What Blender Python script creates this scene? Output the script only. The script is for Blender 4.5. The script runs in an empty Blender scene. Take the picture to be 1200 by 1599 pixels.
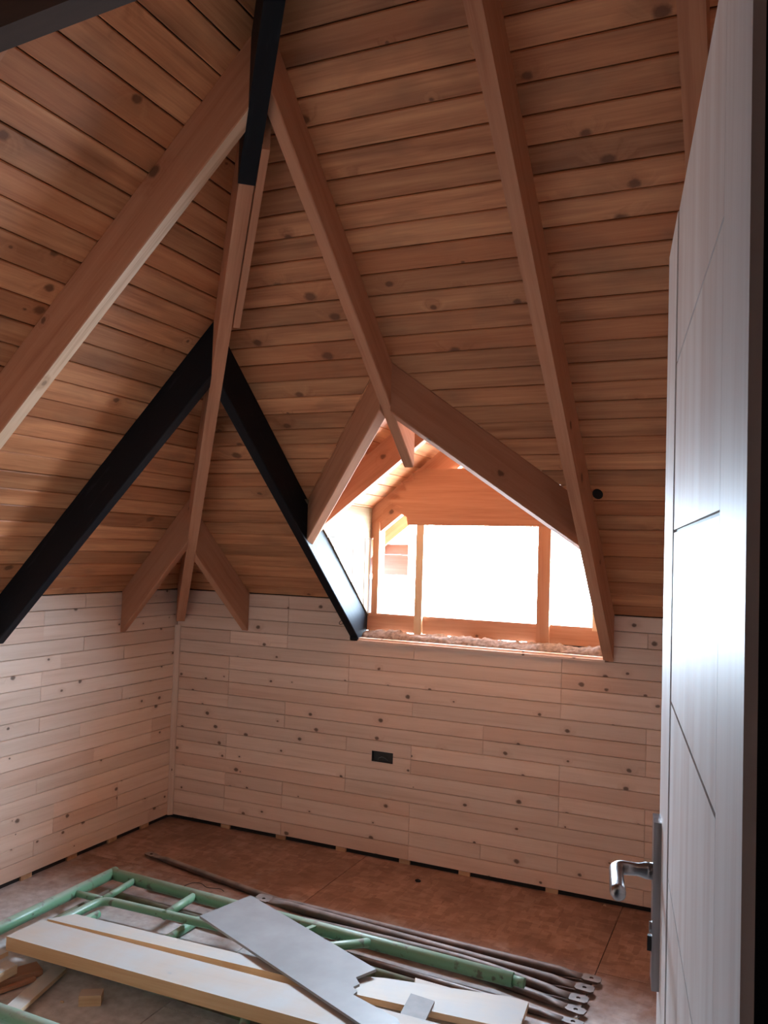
import bpy, bmesh, math, random
from mathutils import Vector, Matrix, noise
random.seed(7)
scene = bpy.context.scene
COL = scene.collection

# ------------------------------------------------------------------ camera
FPX = 1315.67                                   # focal length in pixels of the 1200x1599 photograph
YAW, PITCH, ROLL = -0.42534, 0.04317, 0.03187
CAM = Vector((2.9479, -3.7947, 1.5045))
_f = Vector((math.sin(YAW)*math.cos(PITCH), math.cos(YAW)*math.cos(PITCH), math.sin(PITCH)))
_r = Vector((math.cos(YAW), -math.sin(YAW), 0))
_u = _r.cross(_f)
RIGHT = math.cos(ROLL)*_r + math.sin(ROLL)*_u
UP = -math.sin(ROLL)*_r + math.cos(ROLL)*_u
FWD = _f
cam_data = bpy.data.cameras.new('camera')
cam_data.sensor_fit = 'AUTO'; cam_data.sensor_width = 36.0
cam_data.lens = FPX/1599*36.0
cam_data.clip_start = 0.02
cam = bpy.data.objects.new('camera', cam_data); COL.objects.link(cam)
M = Matrix.Identity(4)
for i in range(3):
    M[i][0] = RIGHT[i]; M[i][1] = UP[i]; M[i][2] = -FWD[i]; M[i][3] = CAM[i]
cam.matrix_world = M
scene.camera = cam

# ------------------------------------------------------------------ sky and exposure
world = bpy.data.worlds.new('overcast_sky'); scene.world = world
world.use_nodes = True
wn = world.node_tree; wn.nodes.clear()
w_out = wn.nodes.new('ShaderNodeOutputWorld'); w_bg = wn.nodes.new('ShaderNodeBackground')
w_tc = wn.nodes.new('ShaderNodeTexCoord'); w_sep = wn.nodes.new('ShaderNodeSeparateXYZ')
w_rmp = wn.nodes.new('ShaderNodeValToRGB')
w_rmp.color_ramp.elements[0].position = 0.42; w_rmp.color_ramp.elements[0].color = (0.34, 0.38, 0.42, 1)   # hazy ground
w_rmp.color_ramp.elements[1].position = 0.52; w_rmp.color_ramp.elements[1].color = (0.60, 0.80, 1.0, 1)    # bright overcast
w_map = wn.nodes.new('ShaderNodeMapRange'); w_map.inputs[1].default_value = -1; w_map.inputs[2].default_value = 1
wn.links.new(w_tc.outputs['Generated'], w_sep.inputs[0])
wn.links.new(w_sep.outputs[2], w_map.inputs[0]); wn.links.new(w_map.outputs[0], w_rmp.inputs[0])
wn.links.new(w_rmp.outputs[0], w_bg.inputs[0]); w_bg.inputs[1].default_value = 17.0
wn.links.new(w_bg.outputs[0], w_out.inputs[0])
vs = scene.view_settings
vs.view_transform = 'Standard'; vs.look = 'None'; vs.gamma = 1.0; vs.use_curve_mapping = False
vs.exposure = 2.8
scene.cycles.max_bounces = 14; scene.cycles.diffuse_bounces = 8

# a light portal that fills the open dormer: it only guides the daylight sampling
_pl = bpy.data.lights.new('dormer_daylight', 'AREA'); _pl.shape = 'RECTANGLE'; _pl.size = 1.4; _pl.size_y = 0.95
_pl.cycles.is_portal = True
_po = bpy.data.objects.new('dormer_daylight', _pl); COL.objects.link(_po)
_po.location = (1.71, 0.30, 1.50); _po.rotation_euler = (math.radians(-90), 0, 0)

# ------------------------------------------------------------------ helpers
def ray(px, py):
    return (RIGHT*((px-600)/FPX) + UP*(-(py-799.5)/FPX) + FWD)
def hit(px, py, n, d):
    v = ray(px, py); n = Vector(n); t = (d - n.dot(CAM))/n.dot(v); return CAM + v*t
def fz(px, py, z): return hit(px, py, (0, 0, 1), z)

def tag(o, label=None, cat=None, group=None, kind=None):
    if label: o['label'] = label
    if cat: o['category'] = cat
    if group: o['group'] = group
    if kind: o['kind'] = kind
    return o
def frame_from(xdir, up=(0, 0, 1)):
    x = Vector(xdir).normalized(); u = Vector(up)
    if abs(x.dot(u.normalized())) > 0.97: u = Vector((0, 1, 0))
    z = (u - x*u.dot(x)).normalized(); y = z.cross(x)
    return Matrix(((x.x, y.x, z.x), (x.y, y.y, z.y), (x.z, y.z, z.z)))
PLOC = {}
def empty(name, loc=(0, 0, 0)):
    o = bpy.data.objects.new(name, None); COL.objects.link(o); o.location = loc
    o.empty_display_size = 0.05; PLOC[o.name] = Vector(loc); return o
def make(name, bm, mat, parent=None, xdir=(1, 0, 0), up=(0, 0, 1), smooth=False, origin=None, bevel=0.0):
    """bm holds world coordinates; the object gets a local frame with x along the grain"""
    if bevel > 0:
        bmesh.ops.bevel(bm, geom=[e for e in bm.edges if len(e.link_faces) == 2 and e.calc_face_angle(0) > 0.5], offset=bevel, segments=1, affect='EDGES', profile=0.5)
    bmesh.ops.recalc_face_normals(bm, faces=bm.faces)
    c = Vector(origin) if origin is not None else sum((v.co for v in bm.verts), Vector())/max(1, len(bm.verts))
    R3 = frame_from(xdir, up); Mw = Matrix.Translation(c) @ R3.to_4x4()
    bm.transform(Mw.inverted())
    me = bpy.data.meshes.new(name); bm.to_mesh(me); bm.free()
    if smooth:
        for p in me.polygons: p.use_smooth = True
    if mat: me.materials.append(mat)
    o = bpy.data.objects.new(name, me); COL.objects.link(o)
    if parent:
        o.parent = parent
        o.matrix_local = Matrix.Translation(-PLOC.get(parent.name, Vector())) @ Mw if parent.type == 'EMPTY' else PMAT[parent.name].inverted() @ Mw
    else:
        o.matrix_local = Mw
    PMAT[o.name] = Mw
    return o
PMAT = {}
def prism(bm, poly, ext):
    """closed polygon (3d points) extruded by vector ext"""
    a = [bm.verts.new(Vector(p)) for p in poly]; b = [bm.verts.new(Vector(p)+Vector(ext)) for p in poly]
    n = len(a)
    bm.faces.new(a); bm.faces.new(list(reversed(b)))
    for i in range(n): bm.faces.new((a[i], b[i], b[(i+1) % n], a[(i+1) % n]))
def tri_prism(bm, poly, ext):
    """like prism, for outlines that are not convex: the caps are tessellated"""
    from mathutils.geometry import tessellate_polygon
    poly = [Vector(p) for p in poly]; tris = tessellate_polygon([poly])
    a = [bm.verts.new(p) for p in poly]; b = [bm.verts.new(p+Vector(ext)) for p in poly]; n = len(a)
    for t in tris:
        bm.faces.new([a[k] for k in t]); bm.faces.new([b[k] for k in reversed(t)])
    for i in range(n): bm.faces.new((a[i], b[i], b[(i+1) % n], a[(i+1) % n]))
def box(bm, lo, hi):
    (x0, y0, z0), (x1, y1, z1) = lo, hi
    prism(bm, [(x0, y0, z0), (x1, y0, z0), (x1, y1, z0), (x0, y1, z0)], (0, 0, z1-z0))
def obox(bm, p0, p1, w, h, up=(0, 0, 1)):
    """box from p0 to p1 (axis through the middle), width w sideways, height h along up"""
    p0 = Vector(p0); p1 = Vector(p1); x = (p1-p0).normalized(); u = Vector(up); u = (u-x*u.dot(x)).normalized(); s = u.cross(x)
    prism(bm, [p0+s*w/2+u*h/2, p0-s*w/2+u*h/2, p0-s*w/2-u*h/2, p0+s*w/2-u*h/2], p1-p0)
def tube(bm, pts, rad, seg=12, cap=True):
    pts = [Vector(p) for p in pts]; rings = []
    rads = rad if isinstance(rad, (list, tuple)) else [rad]*len(pts)
    prev = None
    for i, p in enumerate(pts):
        d = (pts[min(i+1, len(pts)-1)] - pts[max(i-1, 0)]).normalized()
        ref = Vector((0, 0, 1)) if abs(d.z) < 0.9 else Vector((1, 0, 0))
        if prev is None: s = d.cross(ref).normalized()
        else: s = (prev - d*prev.dot(d)).normalized()
        prev = s; u = s.cross(d)
        rings.append([bm.verts.new(p + (s*math.cos(2*math.pi*k/seg) + u*math.sin(2*math.pi*k/seg))*rads[i]) for k in range(seg)])
    for a, b in zip(rings, rings[1:]):
        for k in range(seg): bm.faces.new((a[k], a[(k+1) % seg], b[(k+1) % seg], b[k]))
    if cap: bm.faces.new(rings[0]); bm.faces.new(list(reversed(rings[-1])))
def arc(pts, r=0.05, n=5):
    """round the inner corners of a polyline"""
    pts = [Vector(p) for p in pts]; out = [pts[0]]
    for a, b, c in zip(pts, pts[1:], pts[2:]):
        d0 = (a-b).normalized(); d1 = (c-b).normalized(); rr = min(r, (a-b).length*0.45, (c-b).length*0.45)
        s = b+d0*rr; e = b+d1*rr
        for k in range(n+1):
            t = k/n; out.append((1-t)**2*s + 2*t*(1-t)*b + t*t*e)
    out.append(pts[-1]); return out
def clip(poly, a, b, c):
    """keep a*x+b*y<=c"""
    out = []
    for i in range(len(poly)):
        p, q = poly[i], poly[(i+1) % len(poly)]
        fp = a*p[0]+b*p[1]-c; fq = a*q[0]+b*q[1]-c
        if fp <= 0: out.append(p)
        if (fp < 0 < fq) or (fq < 0 < fp):
            t = fp/(fp-fq); out.append((p[0]+t*(q[0]-p[0]), p[1]+t*(q[1]-p[1])))
    return out
def area2(poly): return 0.5*sum(poly[i][0]*poly[(i+1) % len(poly)][1]-poly[(i+1) % len(poly)][0]*poly[i][1] for i in range(len(poly)))
def inset(poly, d, ends=1.0):
    if area2(poly) < 0: poly = poly[::-1]
    n = len(poly); out = []
    L = []
    for i in range(n):
        p, q = poly[i], poly[(i+1) % n]; ex, ey = q[0]-p[0], q[1]-p[1]; l = math.hypot(ex, ey) or 1e-9
        nx, ny = -ey/l, ex/l
        dd = d*ends if abs(ey) > 3*abs(ex) else d
        L.append((nx, ny, nx*p[0]+ny*p[1]+dd))
    for i in range(n):
        a1, b1, c1 = L[i-1]; a2, b2, c2 = L[i]; D = a1*b2-a2*b1
        if abs(D) < 1e-6: out.append((poly[i][0]+a2*d, poly[i][1]+b2*d)); continue
        out.append(((c1*b2-c2*b1)/D, (a1*c2-a2*c1)/D))
    return poly, out
def dedupe(poly):
    out = []
    for p in poly:
        if not out or math.hypot(p[0]-out[-1][0], p[1]-out[-1][1]) > 1e-4: out.append(p)
    if len(out) > 1 and math.hypot(out[0][0]-out[-1][0], out[0][1]-out[-1][1]) < 1e-4: out.pop()
    return out
def board(parent, poly, O, U, V, N, mat, thick=0.012, gap=0.0009, cham=0.0022, name='board', jut=0.0012, edge=None):
    """tongue-and-groove board: poly in plane coordinates (u,v), N points into the room; front face lies on the plane"""
    poly = dedupe(poly)
    if len(poly) < 3 or abs(area2(poly)) < 3e-4: return None
    O = Vector(O); U = Vector(U); V = Vector(V); N = Vector(N)
    _, base = inset(poly, gap, 0.4); base = dedupe(base)
    if len(base) < 3: return None
    _, front = inset(base, cham, 0.25)
    if len(front) != len(base) or abs(area2(front)) < 1e-5: return None
    j = random.uniform(-jut, jut)
    P = lambda p, h: O + U*p[0] + V*p[1] + N*h
    bm = bmesh.new()
    a = [bm.verts.new(P(p, -thick)) for p in base]; b = [bm.verts.new(P(p, j-cham)) for p in base]; c = [bm.verts.new(P(p, j)) for p in front]
    n = len(a)
    bm.faces.new(a[::-1]); bm.faces.new(c)
    for i in range(n):
        k = (i+1) % n
        bm.faces.new((a[i], a[k], b[k], b[i])); bm.faces.new((b[i], b[k], c[k], c[i]))
    cu = sum(p[0] for p in base)/n; cv = sum(p[1] for p in base)/n
    return make(name, bm, mat, parent, xdir=U, up=N, origin=P((cu, cv), 0))

# ------------------------------------------------------------------ materials
class NT:
    def __init__(s, name):
        s.m = bpy.data.materials.new(name); s.m.use_nodes = True; s.t = s.m.node_tree; s.t.nodes.clear()
        s.out = s.n('ShaderNodeOutputMaterial'); s.b = s.n('ShaderNodeBsdfPrincipled'); s.l(s.b.outputs[0], s.out.inputs[0])
    def n(s, typ, **kw):
        x = s.t.nodes.new(typ)
        for k, v in kw.items(): setattr(x, k, v)
        return x
    def l(s, a, b): s.t.links.new(a, b)
    def setin(s, node, i, v):
        if hasattr(v, 'is_linked'): s.l(v, node.inputs[i])
        else: node.inputs[i].default_value = v
    def math(s, op, a, b=0.0, clamp=False):
        x = s.n('ShaderNodeMath', operation=op, use_clamp=clamp); s.setin(x, 0, a); s.setin(x, 1, b); return x.outputs[0]
    def mapping(s, vec, scale, loc=None):
        x = s.n('ShaderNodeMapping'); s.l(vec, x.inputs[0]); x.inputs['Scale'].default_value = scale
        if loc is not None: s.l(loc, x.inputs['Location'])
        return x.outputs[0]
    def noise(s, vec, scale, detail=3.0, rough=0.55, w=None, dist=0.0):
        x = s.n('ShaderNodeTexNoise', noise_dimensions='4D' if w is not None else '3D'); s.l(vec, x.inputs['Vector'])
        x.inputs['Scale'].default_value = scale; x.inputs['Detail'].default_value = detail; x.inputs['Roughness'].default_value = rough
        x.inputs['Distortion'].default_value = dist
        if w is not None: s.l(w, x.inputs['W'])
        return x.outputs[0]
    def ramp(s, fac, stops, interp='LINEAR'):
        x = s.n('ShaderNodeValToRGB'); cr = x.color_ramp; cr.interpolation = interp
        while len(cr.elements) < len(stops): cr.elements.new(0.5)
        for e, (p, c) in zip(cr.elements, stops):
            e.position = p; e.color = (c, c, c, 1) if isinstance(c, (int, float)) else (*c, 1)
        s.l(fac, x.inputs[0]); return x.outputs[0]
    def mix(s, fac, a, b, mode='MIX'):
        x = s.n('ShaderNodeMix', data_type='RGBA', blend_type=mode)
        s.setin(x, 0, fac)
        for i, v in ((6, a), (7, b)):
            if hasattr(v, 'is_linked'): s.l(v, x.inputs[i])
            else: x.inputs[i].default_value = (*v, 1)
        return x.outputs[2]
    def bump(s, h, strength=0.3, dist=0.004):
        x = s.n('ShaderNodeBump'); x.inputs['Strength'].default_value = strength; x.inputs['Distance'].default_value = dist
        s.l(h, x.inputs['Height']); s.l(x.outputs[0], s.b.inputs['Normal'])

def wood(name, light, mid, dark, knot=(0.07, 0.03, 0.015), knots=1.0, rough=0.55, stain=0.0, vary=0.16, red=0.25, kscale=6.0, ksize=0.075, dust=0.0, spec=0.35, bump=0.25, kth=0.42):
    m = NT(name)
    tc = m.n('ShaderNodeTexCoord'); oi = m.n('ShaderNodeObjectInfo')
    rnd = oi.outputs['Random']; w = m.math('MULTIPLY', rnd, 97.0)
    vec = tc.outputs['Object']
    # knots
    vo = m.n('ShaderNodeTexVoronoi', voronoi_dimensions='2D', feature='F1')
    sxy = m.n('ShaderNodeSeparateXYZ'); m.l(vec, sxy.inputs[0]); cxy = m.n('ShaderNodeCombineXYZ')
    m.l(m.math('ADD', m.math('MULTIPLY', sxy.outputs[0], 0.75), w), cxy.inputs[0]); m.l(m.math('ADD', sxy.outputs[1], sxy.outputs[2]), cxy.inputs[1])
    m.l(cxy.outputs[0], vo.inputs['Vector'])
    vo.inputs['Scale'].default_value = kscale
    sepc = m.n('ShaderNodeSeparateColor'); m.l(vo.outputs['Color'], sepc.inputs[0])
    kd = vo.outputs['Distance']
    wob = m.math('MULTIPLY', m.math('SUBTRACT', m.noise(vec, 60, 2), 0.5), 0.05)
    kd2 = m.math('ADD', kd, wob)
    size = m.math('MULTIPLY', m.math('ADD', sepc.outputs[0], 0.35), ksize)
    kmask = m.math('MULTIPLY', m.math('SUBTRACT', 1.0, m.math('DIVIDE', kd2, size), True), 2.2, True)
    kmask = m.math('MULTIPLY', kmask, m.math('MULTIPLY', m.math('GREATER_THAN', sepc.outputs[1], kth), knots))
    halo = m.math('MULTIPLY', m.math('SUBTRACT', 1.0, m.math('DIVIDE', kd2, m.math('MULTIPLY', size, 3.2)), True), m.math('GREATER_THAN', sepc.outputs[1], kth))
    # grain, bent round the knots
    gm = m.mapping(vec, (1.3, 26.0, 26.0))
    add = m.n('ShaderNodeVectorMath', operation='ADD'); cmb = m.n('ShaderNodeCombineXYZ')
    m.l(m.math('MULTIPLY', halo, 1.6), cmb.inputs[1]); m.l(gm, add.inputs[0]); m.l(cmb.outputs[0], add.inputs[1])
    g1 = m.noise(add.outputs[0], 1.0, 4, 0.6, w, 0.6)
    g2 = m.noise(m.mapping(vec, (6.0, 160.0, 160.0)), 1.0, 3, 0.6, w)
    g = m.math('ADD', m.math('MULTIPLY', g1, 0.72), m.math('MULTIPLY', g2, 0.28))
    col = m.ramp(g, [(0.30, dark), (0.48, mid), (0.66, light)])
    # board to board difference
    tint = m.n('ShaderNodeTexWhiteNoise', noise_dimensions='1D'); m.l(w, tint.inputs['W'])
    sc = m.n('ShaderNodeSeparateColor'); m.l(tint.outputs['Color'], sc.inputs[0])
    val = m.math('ADD', m.math('MULTIPLY', m.math('SUBTRACT', sc.outputs[0], 0.5), 2*vary), 1.0)
    vm = m.n('ShaderNodeHueSaturation'); m.l(col, vm.inputs['Color']); m.l(val, vm.inputs['Value'])
    redf = m.math('MULTIPLY', m.math('POWER', sc.outputs[1], 3.0), red)
    col = m.mix(redf, vm.outputs[0], (mid[0]*0.80, mid[1]*0.55, mid[2]*0.42))
    if stain > 0:
        st = m.ramp(m.noise(m.mapping(vec, (2.0, 5.0, 5.0)), 1.6, 3, 0.5, w), [(0.52, 0.0), (0.72, 1.0)])
        col = m.mix(m.math('MULTIPLY', st, stain), col, (mid[0]*0.42, mid[1]*0.46, mid[2]*0.52))
    col = m.mix(m.math('MULTIPLY', halo, 0.30), col, (mid[0]*0.62, mid[1]*0.45, mid[2]*0.34))
    col = m.mix(m.math('MULTIPLY', kmask, 0.82), col, knot)
    if dust > 0:
        geo = m.n('ShaderNodeNewGeometry'); sx = m.n('ShaderNodeSeparateXYZ'); m.l(geo.outputs['Normal'], sx.inputs[0])
        dn = m.ramp(m.noise(vec, 7, 4), [(0.25, 0.55), (0.7, 1.0)])
        up = m.ramp(sx.outputs[2], [(0.55, 0.0), (0.85, 1.0)])
        col = m.mix(m.math('MULTIPLY', m.math('MULTIPLY', dn, up), dust), col, (0.49, 0.48, 0.465))  # dust, plus daylight on plank tops painted into the same pale tone
    m.l(col, m.b.inputs['Base Color']); m.b.inputs['Roughness'].default_value = rough
    m.b.inputs['Specular IOR Level'].default_value = spec
    m.bump(g, bump, 0.0012)
    return m.m
def simple(name, c, rough=0.5, metal=0.0, var=0.12, scale=20, c2=None, lo=0.4, hi=0.7, bump=0.1, spec=0.5, dust=0.0, coat=0.0, mapsc=(1, 1, 1)):
    m = NT(name); tc = m.n('ShaderNodeTexCoord'); vec = m.mapping(tc.outputs['Object'], mapsc)
    nz = m.noise(vec, scale, 4)
    if c2 is None: c2 = tuple(v*(1-var*2) for v in c)
    col = m.mix(m.ramp(nz, [(lo, 0.0), (hi, 1.0)]), c, c2)
    if dust > 0:
        geo = m.n('ShaderNodeNewGeometry'); sx = m.n('ShaderNodeSeparateXYZ'); m.l(geo.outputs['Normal'], sx.inputs[0])
        up = m.ramp(sx.outputs[2], [(0.45, 0.0), (0.9, 1.0)])
        col = m.mix(m.math('MULTIPLY', up, m.math('MULTIPLY', m.ramp(m.noise(vec, 11, 4), [(0.3, 0.4), (0.65, 1.0)]), dust)), col, (0.62, 0.61, 0.60))
    m.l(col, m.b.inputs['Base Color']); m.b.inputs['Roughness'].default_value = rough; m.b.inputs['Metallic'].default_value = metal
    m.b.inputs['Specular IOR Level'].default_value = spec; m.b.inputs['Coat Weight'].default_value = coat; m.b.inputs['Coat Roughness'].default_value = 0.25
    if bump: m.bump(nz, bump, 0.002)
    return m.m

WALLW = wood('pine_wall_boards', (0.84, 0.665, 0.555), (0.78, 0.60, 0.485), (0.68, 0.49, 0.38), vary=0.10, red=0.35, kscale=7.5, ksize=0.07, kth=0.33)
CEILW = wood('pine_ceiling_boards', (0.66, 0.335, 0.165), (0.51, 0.228, 0.108), (0.31, 0.115, 0.048), vary=0.22, red=0.5, stain=0.6, kscale=5.2, ksize=0.085, rough=0.5, kth=0.52, knot=(0.13, 0.05, 0.022))
RAFTW = wood('sawn_rafter_timber', (0.545, 0.285, 0.175), (0.48, 0.23, 0.132), (0.375, 0.158, 0.085), vary=0.10, red=0.3, kscale=4.0, ksize=0.06, rough=0.7, bump=0.5, kth=0.6, knot=(0.12, 0.055, 0.03))
PALEW = wood('pale_sawn_pine', (0.80, 0.62, 0.42), (0.72, 0.52, 0.33), (0.60, 0.40, 0.24), vary=0.08, red=0.2, dust=1.0, kscale=4.0, rough=0.6)
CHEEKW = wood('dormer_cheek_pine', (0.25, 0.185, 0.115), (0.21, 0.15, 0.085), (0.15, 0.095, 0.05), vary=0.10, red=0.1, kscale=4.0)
BEAMW = wood('orange_sawn_pine', (0.62, 0.40, 0.22), (0.55, 0.33, 0.165), (0.45, 0.25, 0.115), vary=0.05, red=0.1, dust=1.0, kscale=4.0, rough=0.6)
LITFACE = wood('lit_underside_tone', (0.74, 0.58, 0.43), (0.66, 0.48, 0.33), (0.42, 0.25, 0.15), vary=0.05, red=0.1, knots=0.6)  # paler timber tone, paints light from below onto a rafter underside
DEBRISW = wood('offcut_wood', (0.66, 0.47, 0.30), (0.52, 0.32, 0.18), (0.33, 0.18, 0.10), vary=0.2, red=0.4, dust=0.6)
BLACK = simple('black_bitumen_paint', (0.010, 0.011, 0.014), 0.5, 0, c2=(0.03, 0.032, 0.038), scale=9, lo=0.62, hi=0.8, bump=0.35, mapsc=(0.6, 4, 4), spec=0.10)
VOID = simple('dark_felt_backing', (0.018, 0.015, 0.015), 0.9, bump=0)
HALLP = simple('dark_hall_plaster', (0.10, 0.085, 0.08), 0.9, bump=0.1)
JAMBW = simple('dark_door_lining', (0.035, 0.018, 0.016), 0.6, scale=6, mapsc=(1, 8, 8))  # even dark brown for the door lining and the door core
MEMB = simple('black_plastic_membrane', (0.012, 0.012, 0.014), 0.35, bump=0.4, scale=30)
STAIN = simple('dark_stained_beam', (0.035, 0.019, 0.014), 0.85, scale=5, mapsc=(1, 9, 9))
GREEN = simple('chipped_green_paint', (0.17, 0.36, 0.22), 0.38, 0, c2=(0.10, 0.12, 0.08), scale=26, lo=0.60, hi=0.68, dust=0.45, bump=0.2)
OLIVE = simple('rusty_olive_paint', (0.13, 0.15, 0.07), 0.5, 0, c2=(0.10, 0.055, 0.03), scale=12, lo=0.42, hi=0.6, dust=0.25)
RUST = simple('rusty_brace_steel', (0.085, 0.055, 0.048), 0.55, 0.25, c2=(0.15, 0.075, 0.05), scale=22, dust=0.45, bump=0.3)
WEATHER = wood('weathered_outside_boards', (0.20, 0.10, 0.07), (0.16, 0.075, 0.05), (0.10, 0.045, 0.03), vary=0.1)
SHEET = simple('grey_fibre_cement', (0.26, 0.255, 0.255), 0.45, 0, c2=(0.32, 0.315, 0.315), scale=6, bump=0.06)
TILE = simple('taupe_offcut_tile', (0.22, 0.18, 0.165), 0.6, bump=0.05)
STEEL = simple('brushed_lock_steel', (0.42, 0.40, 0.40), 0.30, 1.0, scale=60, bump=0.05, mapsc=(0.2, 3, 3))
WOOL = simple('mineral_wool', (0.30, 0.225, 0.185), 0.95, 0, c2=(0.14, 0.10, 0.08), scale=60, bump=0.6)
DKHOLE = simple('black_box_plastic', (0.012, 0.011, 0.012), 0.5, bump=0)
WIRE = simple('black_wire', (0.015, 0.013, 0.013), 0.5, bump=0)
CHIP = simple('sawdust_chips', (0.55, 0.40, 0.26), 0.9, scale=50)

def door_mat():
    m = NT('whitewashed_door_wood'); tc = m.n('ShaderNodeTexCoord'); oi = m.n('ShaderNodeObjectInfo'); w = m.math('MULTIPLY', oi.outputs['Random'], 31.0)
    g = m.noise(m.mapping(tc.outputs['Object'], (1.0, 16.0, 16.0)), 1.0, 4, 0.6, w, 0.5)
    b = m.noise(m.mapping(tc.outputs['Object'], (2.2, 7.0, 7.0)), 1.0, 3, 0.5, w)
    col = m.ramp(g, [(0.32, (0.70, 0.61, 0.58)), (0.52, (0.82, 0.76, 0.74)), (0.7, (0.89, 0.85, 0.84))])
    col = m.mix(m.ramp(b, [(0.5, 0.0), (0.75, 0.5)]), col, (0.60, 0.43, 0.37))
    m.l(col, m.b.inputs['Base Color']); m.b.inputs['Roughness'].default_value = 0.52
    m.b.inputs['Specular IOR Level'].default_value = 0.2; m.bump(g, 0.08, 0.001); return m.m
DOORM = door_mat()

def osb_mat():
    m = NT('dusty_chipboard_floor'); tc = m.n('ShaderNodeTexCoord'); oi = m.n('ShaderNodeObjectInfo'); w = m.math('MULTIPLY', oi.outputs['Random'], 13.0)
    vec = tc.outputs['Object']
    v1 = m.n('ShaderNodeTexVoronoi', voronoi_dimensions='4D', feature='F1', distance='CHEBYCHEV'); m.l(m.mapping(vec, (1.0, 2.2, 1.0)), v1.inputs['Vector']); m.l(w, v1.inputs['W']); v1.inputs['Scale'].default_value = 17
    v2 = m.n('ShaderNodeTexVoronoi', voronoi_dimensions='4D', feature='F1', distance='CHEBYCHEV'); m.l(m.mapping(vec, (2.4, 1.0, 1.0)), v2.inputs['Vector']); m.l(w, v2.inputs['W']); v2.inputs['Scale'].default_value = 14
    s1 = m.n('ShaderNodeSeparateColor'); m.l(v1.outputs['Color'], s1.inputs[0]); s2 = m.n('ShaderNodeSeparateColor'); m.l(v2.outputs['Color'], s2.inputs[0])
    f = m.math('ADD', m.math('MULTIPLY', s1.outputs[0], 0.5), m.math('MULTIPLY', s2.outputs[1], 0.5))
    col = m.ramp(f, [(0.1, (0.25, 0.145, 0.11)), (0.5, (0.34, 0.205, 0.155)), (0.9, (0.43, 0.275, 0.215))])
    pat = m.ramp(m.noise(vec, 3.0, 4, 0.6), [(0.40, 0.0), (0.62, 1.0)])
    col = m.mix(m.math('MULTIPLY', pat, 0.55), col, (0.17, 0.095, 0.065))
    # builders' dust lies thickest where people worked, at the front of the room
    sx = m.n('ShaderNodeSeparateXYZ'); geo = m.n('ShaderNodeNewGeometry'); m.l(geo.outputs['Position'], sx.inputs[0])
    zone = m.math('ADD', m.math('ADD', m.math('MULTIPLY', sx.outputs[1], -0.9), m.math('MULTIPLY', m.noise(vec, 4.5, 5, 0.62), 1.4)), -1.25)
    zone = m.ramp(zone, [(0.0, 0.0), (0.55, 1.0)])
    dcol = m.ramp(m.noise(vec, 30, 3), [(0.3, (0.48, 0.45, 0.44)), (0.7, (0.70, 0.68, 0.67))])
    col = m.mix(m.math('MULTIPLY', zone, 0.85), col, dcol)
    m.l(col, m.b.inputs['Base Color']); m.b.inputs['Roughness'].default_value = 0.6; m.b.inputs['Specular IOR Level'].default_value = 0.3
    m.bump(f, 0.25, 0.002); return m.m
OSB = osb_mat()

# ------------------------------------------------------------------ setting: dimensions
A_B = math.radians(40.0); A_L = math.radians(44.0)
TB, TL = math.tan(A_B), math.tan(A_L); K = TL/TB
ZE = 1.245                                        # eave height
XR = 3.40; YF = -3.30                             # right wall, front (door) wall
XA = 2.30; YR = -K*XA; ZR = ZE + TL*XA            # hip apex and ridge
ROW = 0.068; Z0 = 0.02
X1, X2, X3, X4, X5 = 0.463, 1.108, 1.737, 2.352, 2.82   # right faces of the rafters on the back slope
DW = 0.024
# dormer
DXL, DXR, DXM = 1.112, 2.308, 1.712
S_V, S_T = 0.7225, 1.458                          # slope distance of the valley feet and of the dormer top
ZDS = ZE + S_V*math.sin(A_B); ZDR = ZE + S_T*math.sin(A_B)
TD = (ZDR-ZDS)/(DXM-DXL); YD = 0.10               # dormer slope, window plane

# floor
floor = make('floor', (lambda b: (box(b, (-0.1, -7.0, -0.20), (6.0, 0.25, -0.018)), b)[1])(bmesh.new()), VOID)
tag(floor, kind='structure')
for i, x in enumerate((-0.03, 1.19, 2.41)):
    for j, (ya, yb) in enumerate(((-1.52, 0.02), (-3.96, -1.52)) if i % 2 else ((-0.62, 0.02), (-3.06, -0.62), (-5.5, -3.06))):
        bm = bmesh.new(); box(bm, (x+0.0015, ya+0.0015, -0.018), (x+1.2185, yb-0.0015, 0.0)); make('floor_panel', bm, OSB, floor, bevel=0.001)

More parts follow.
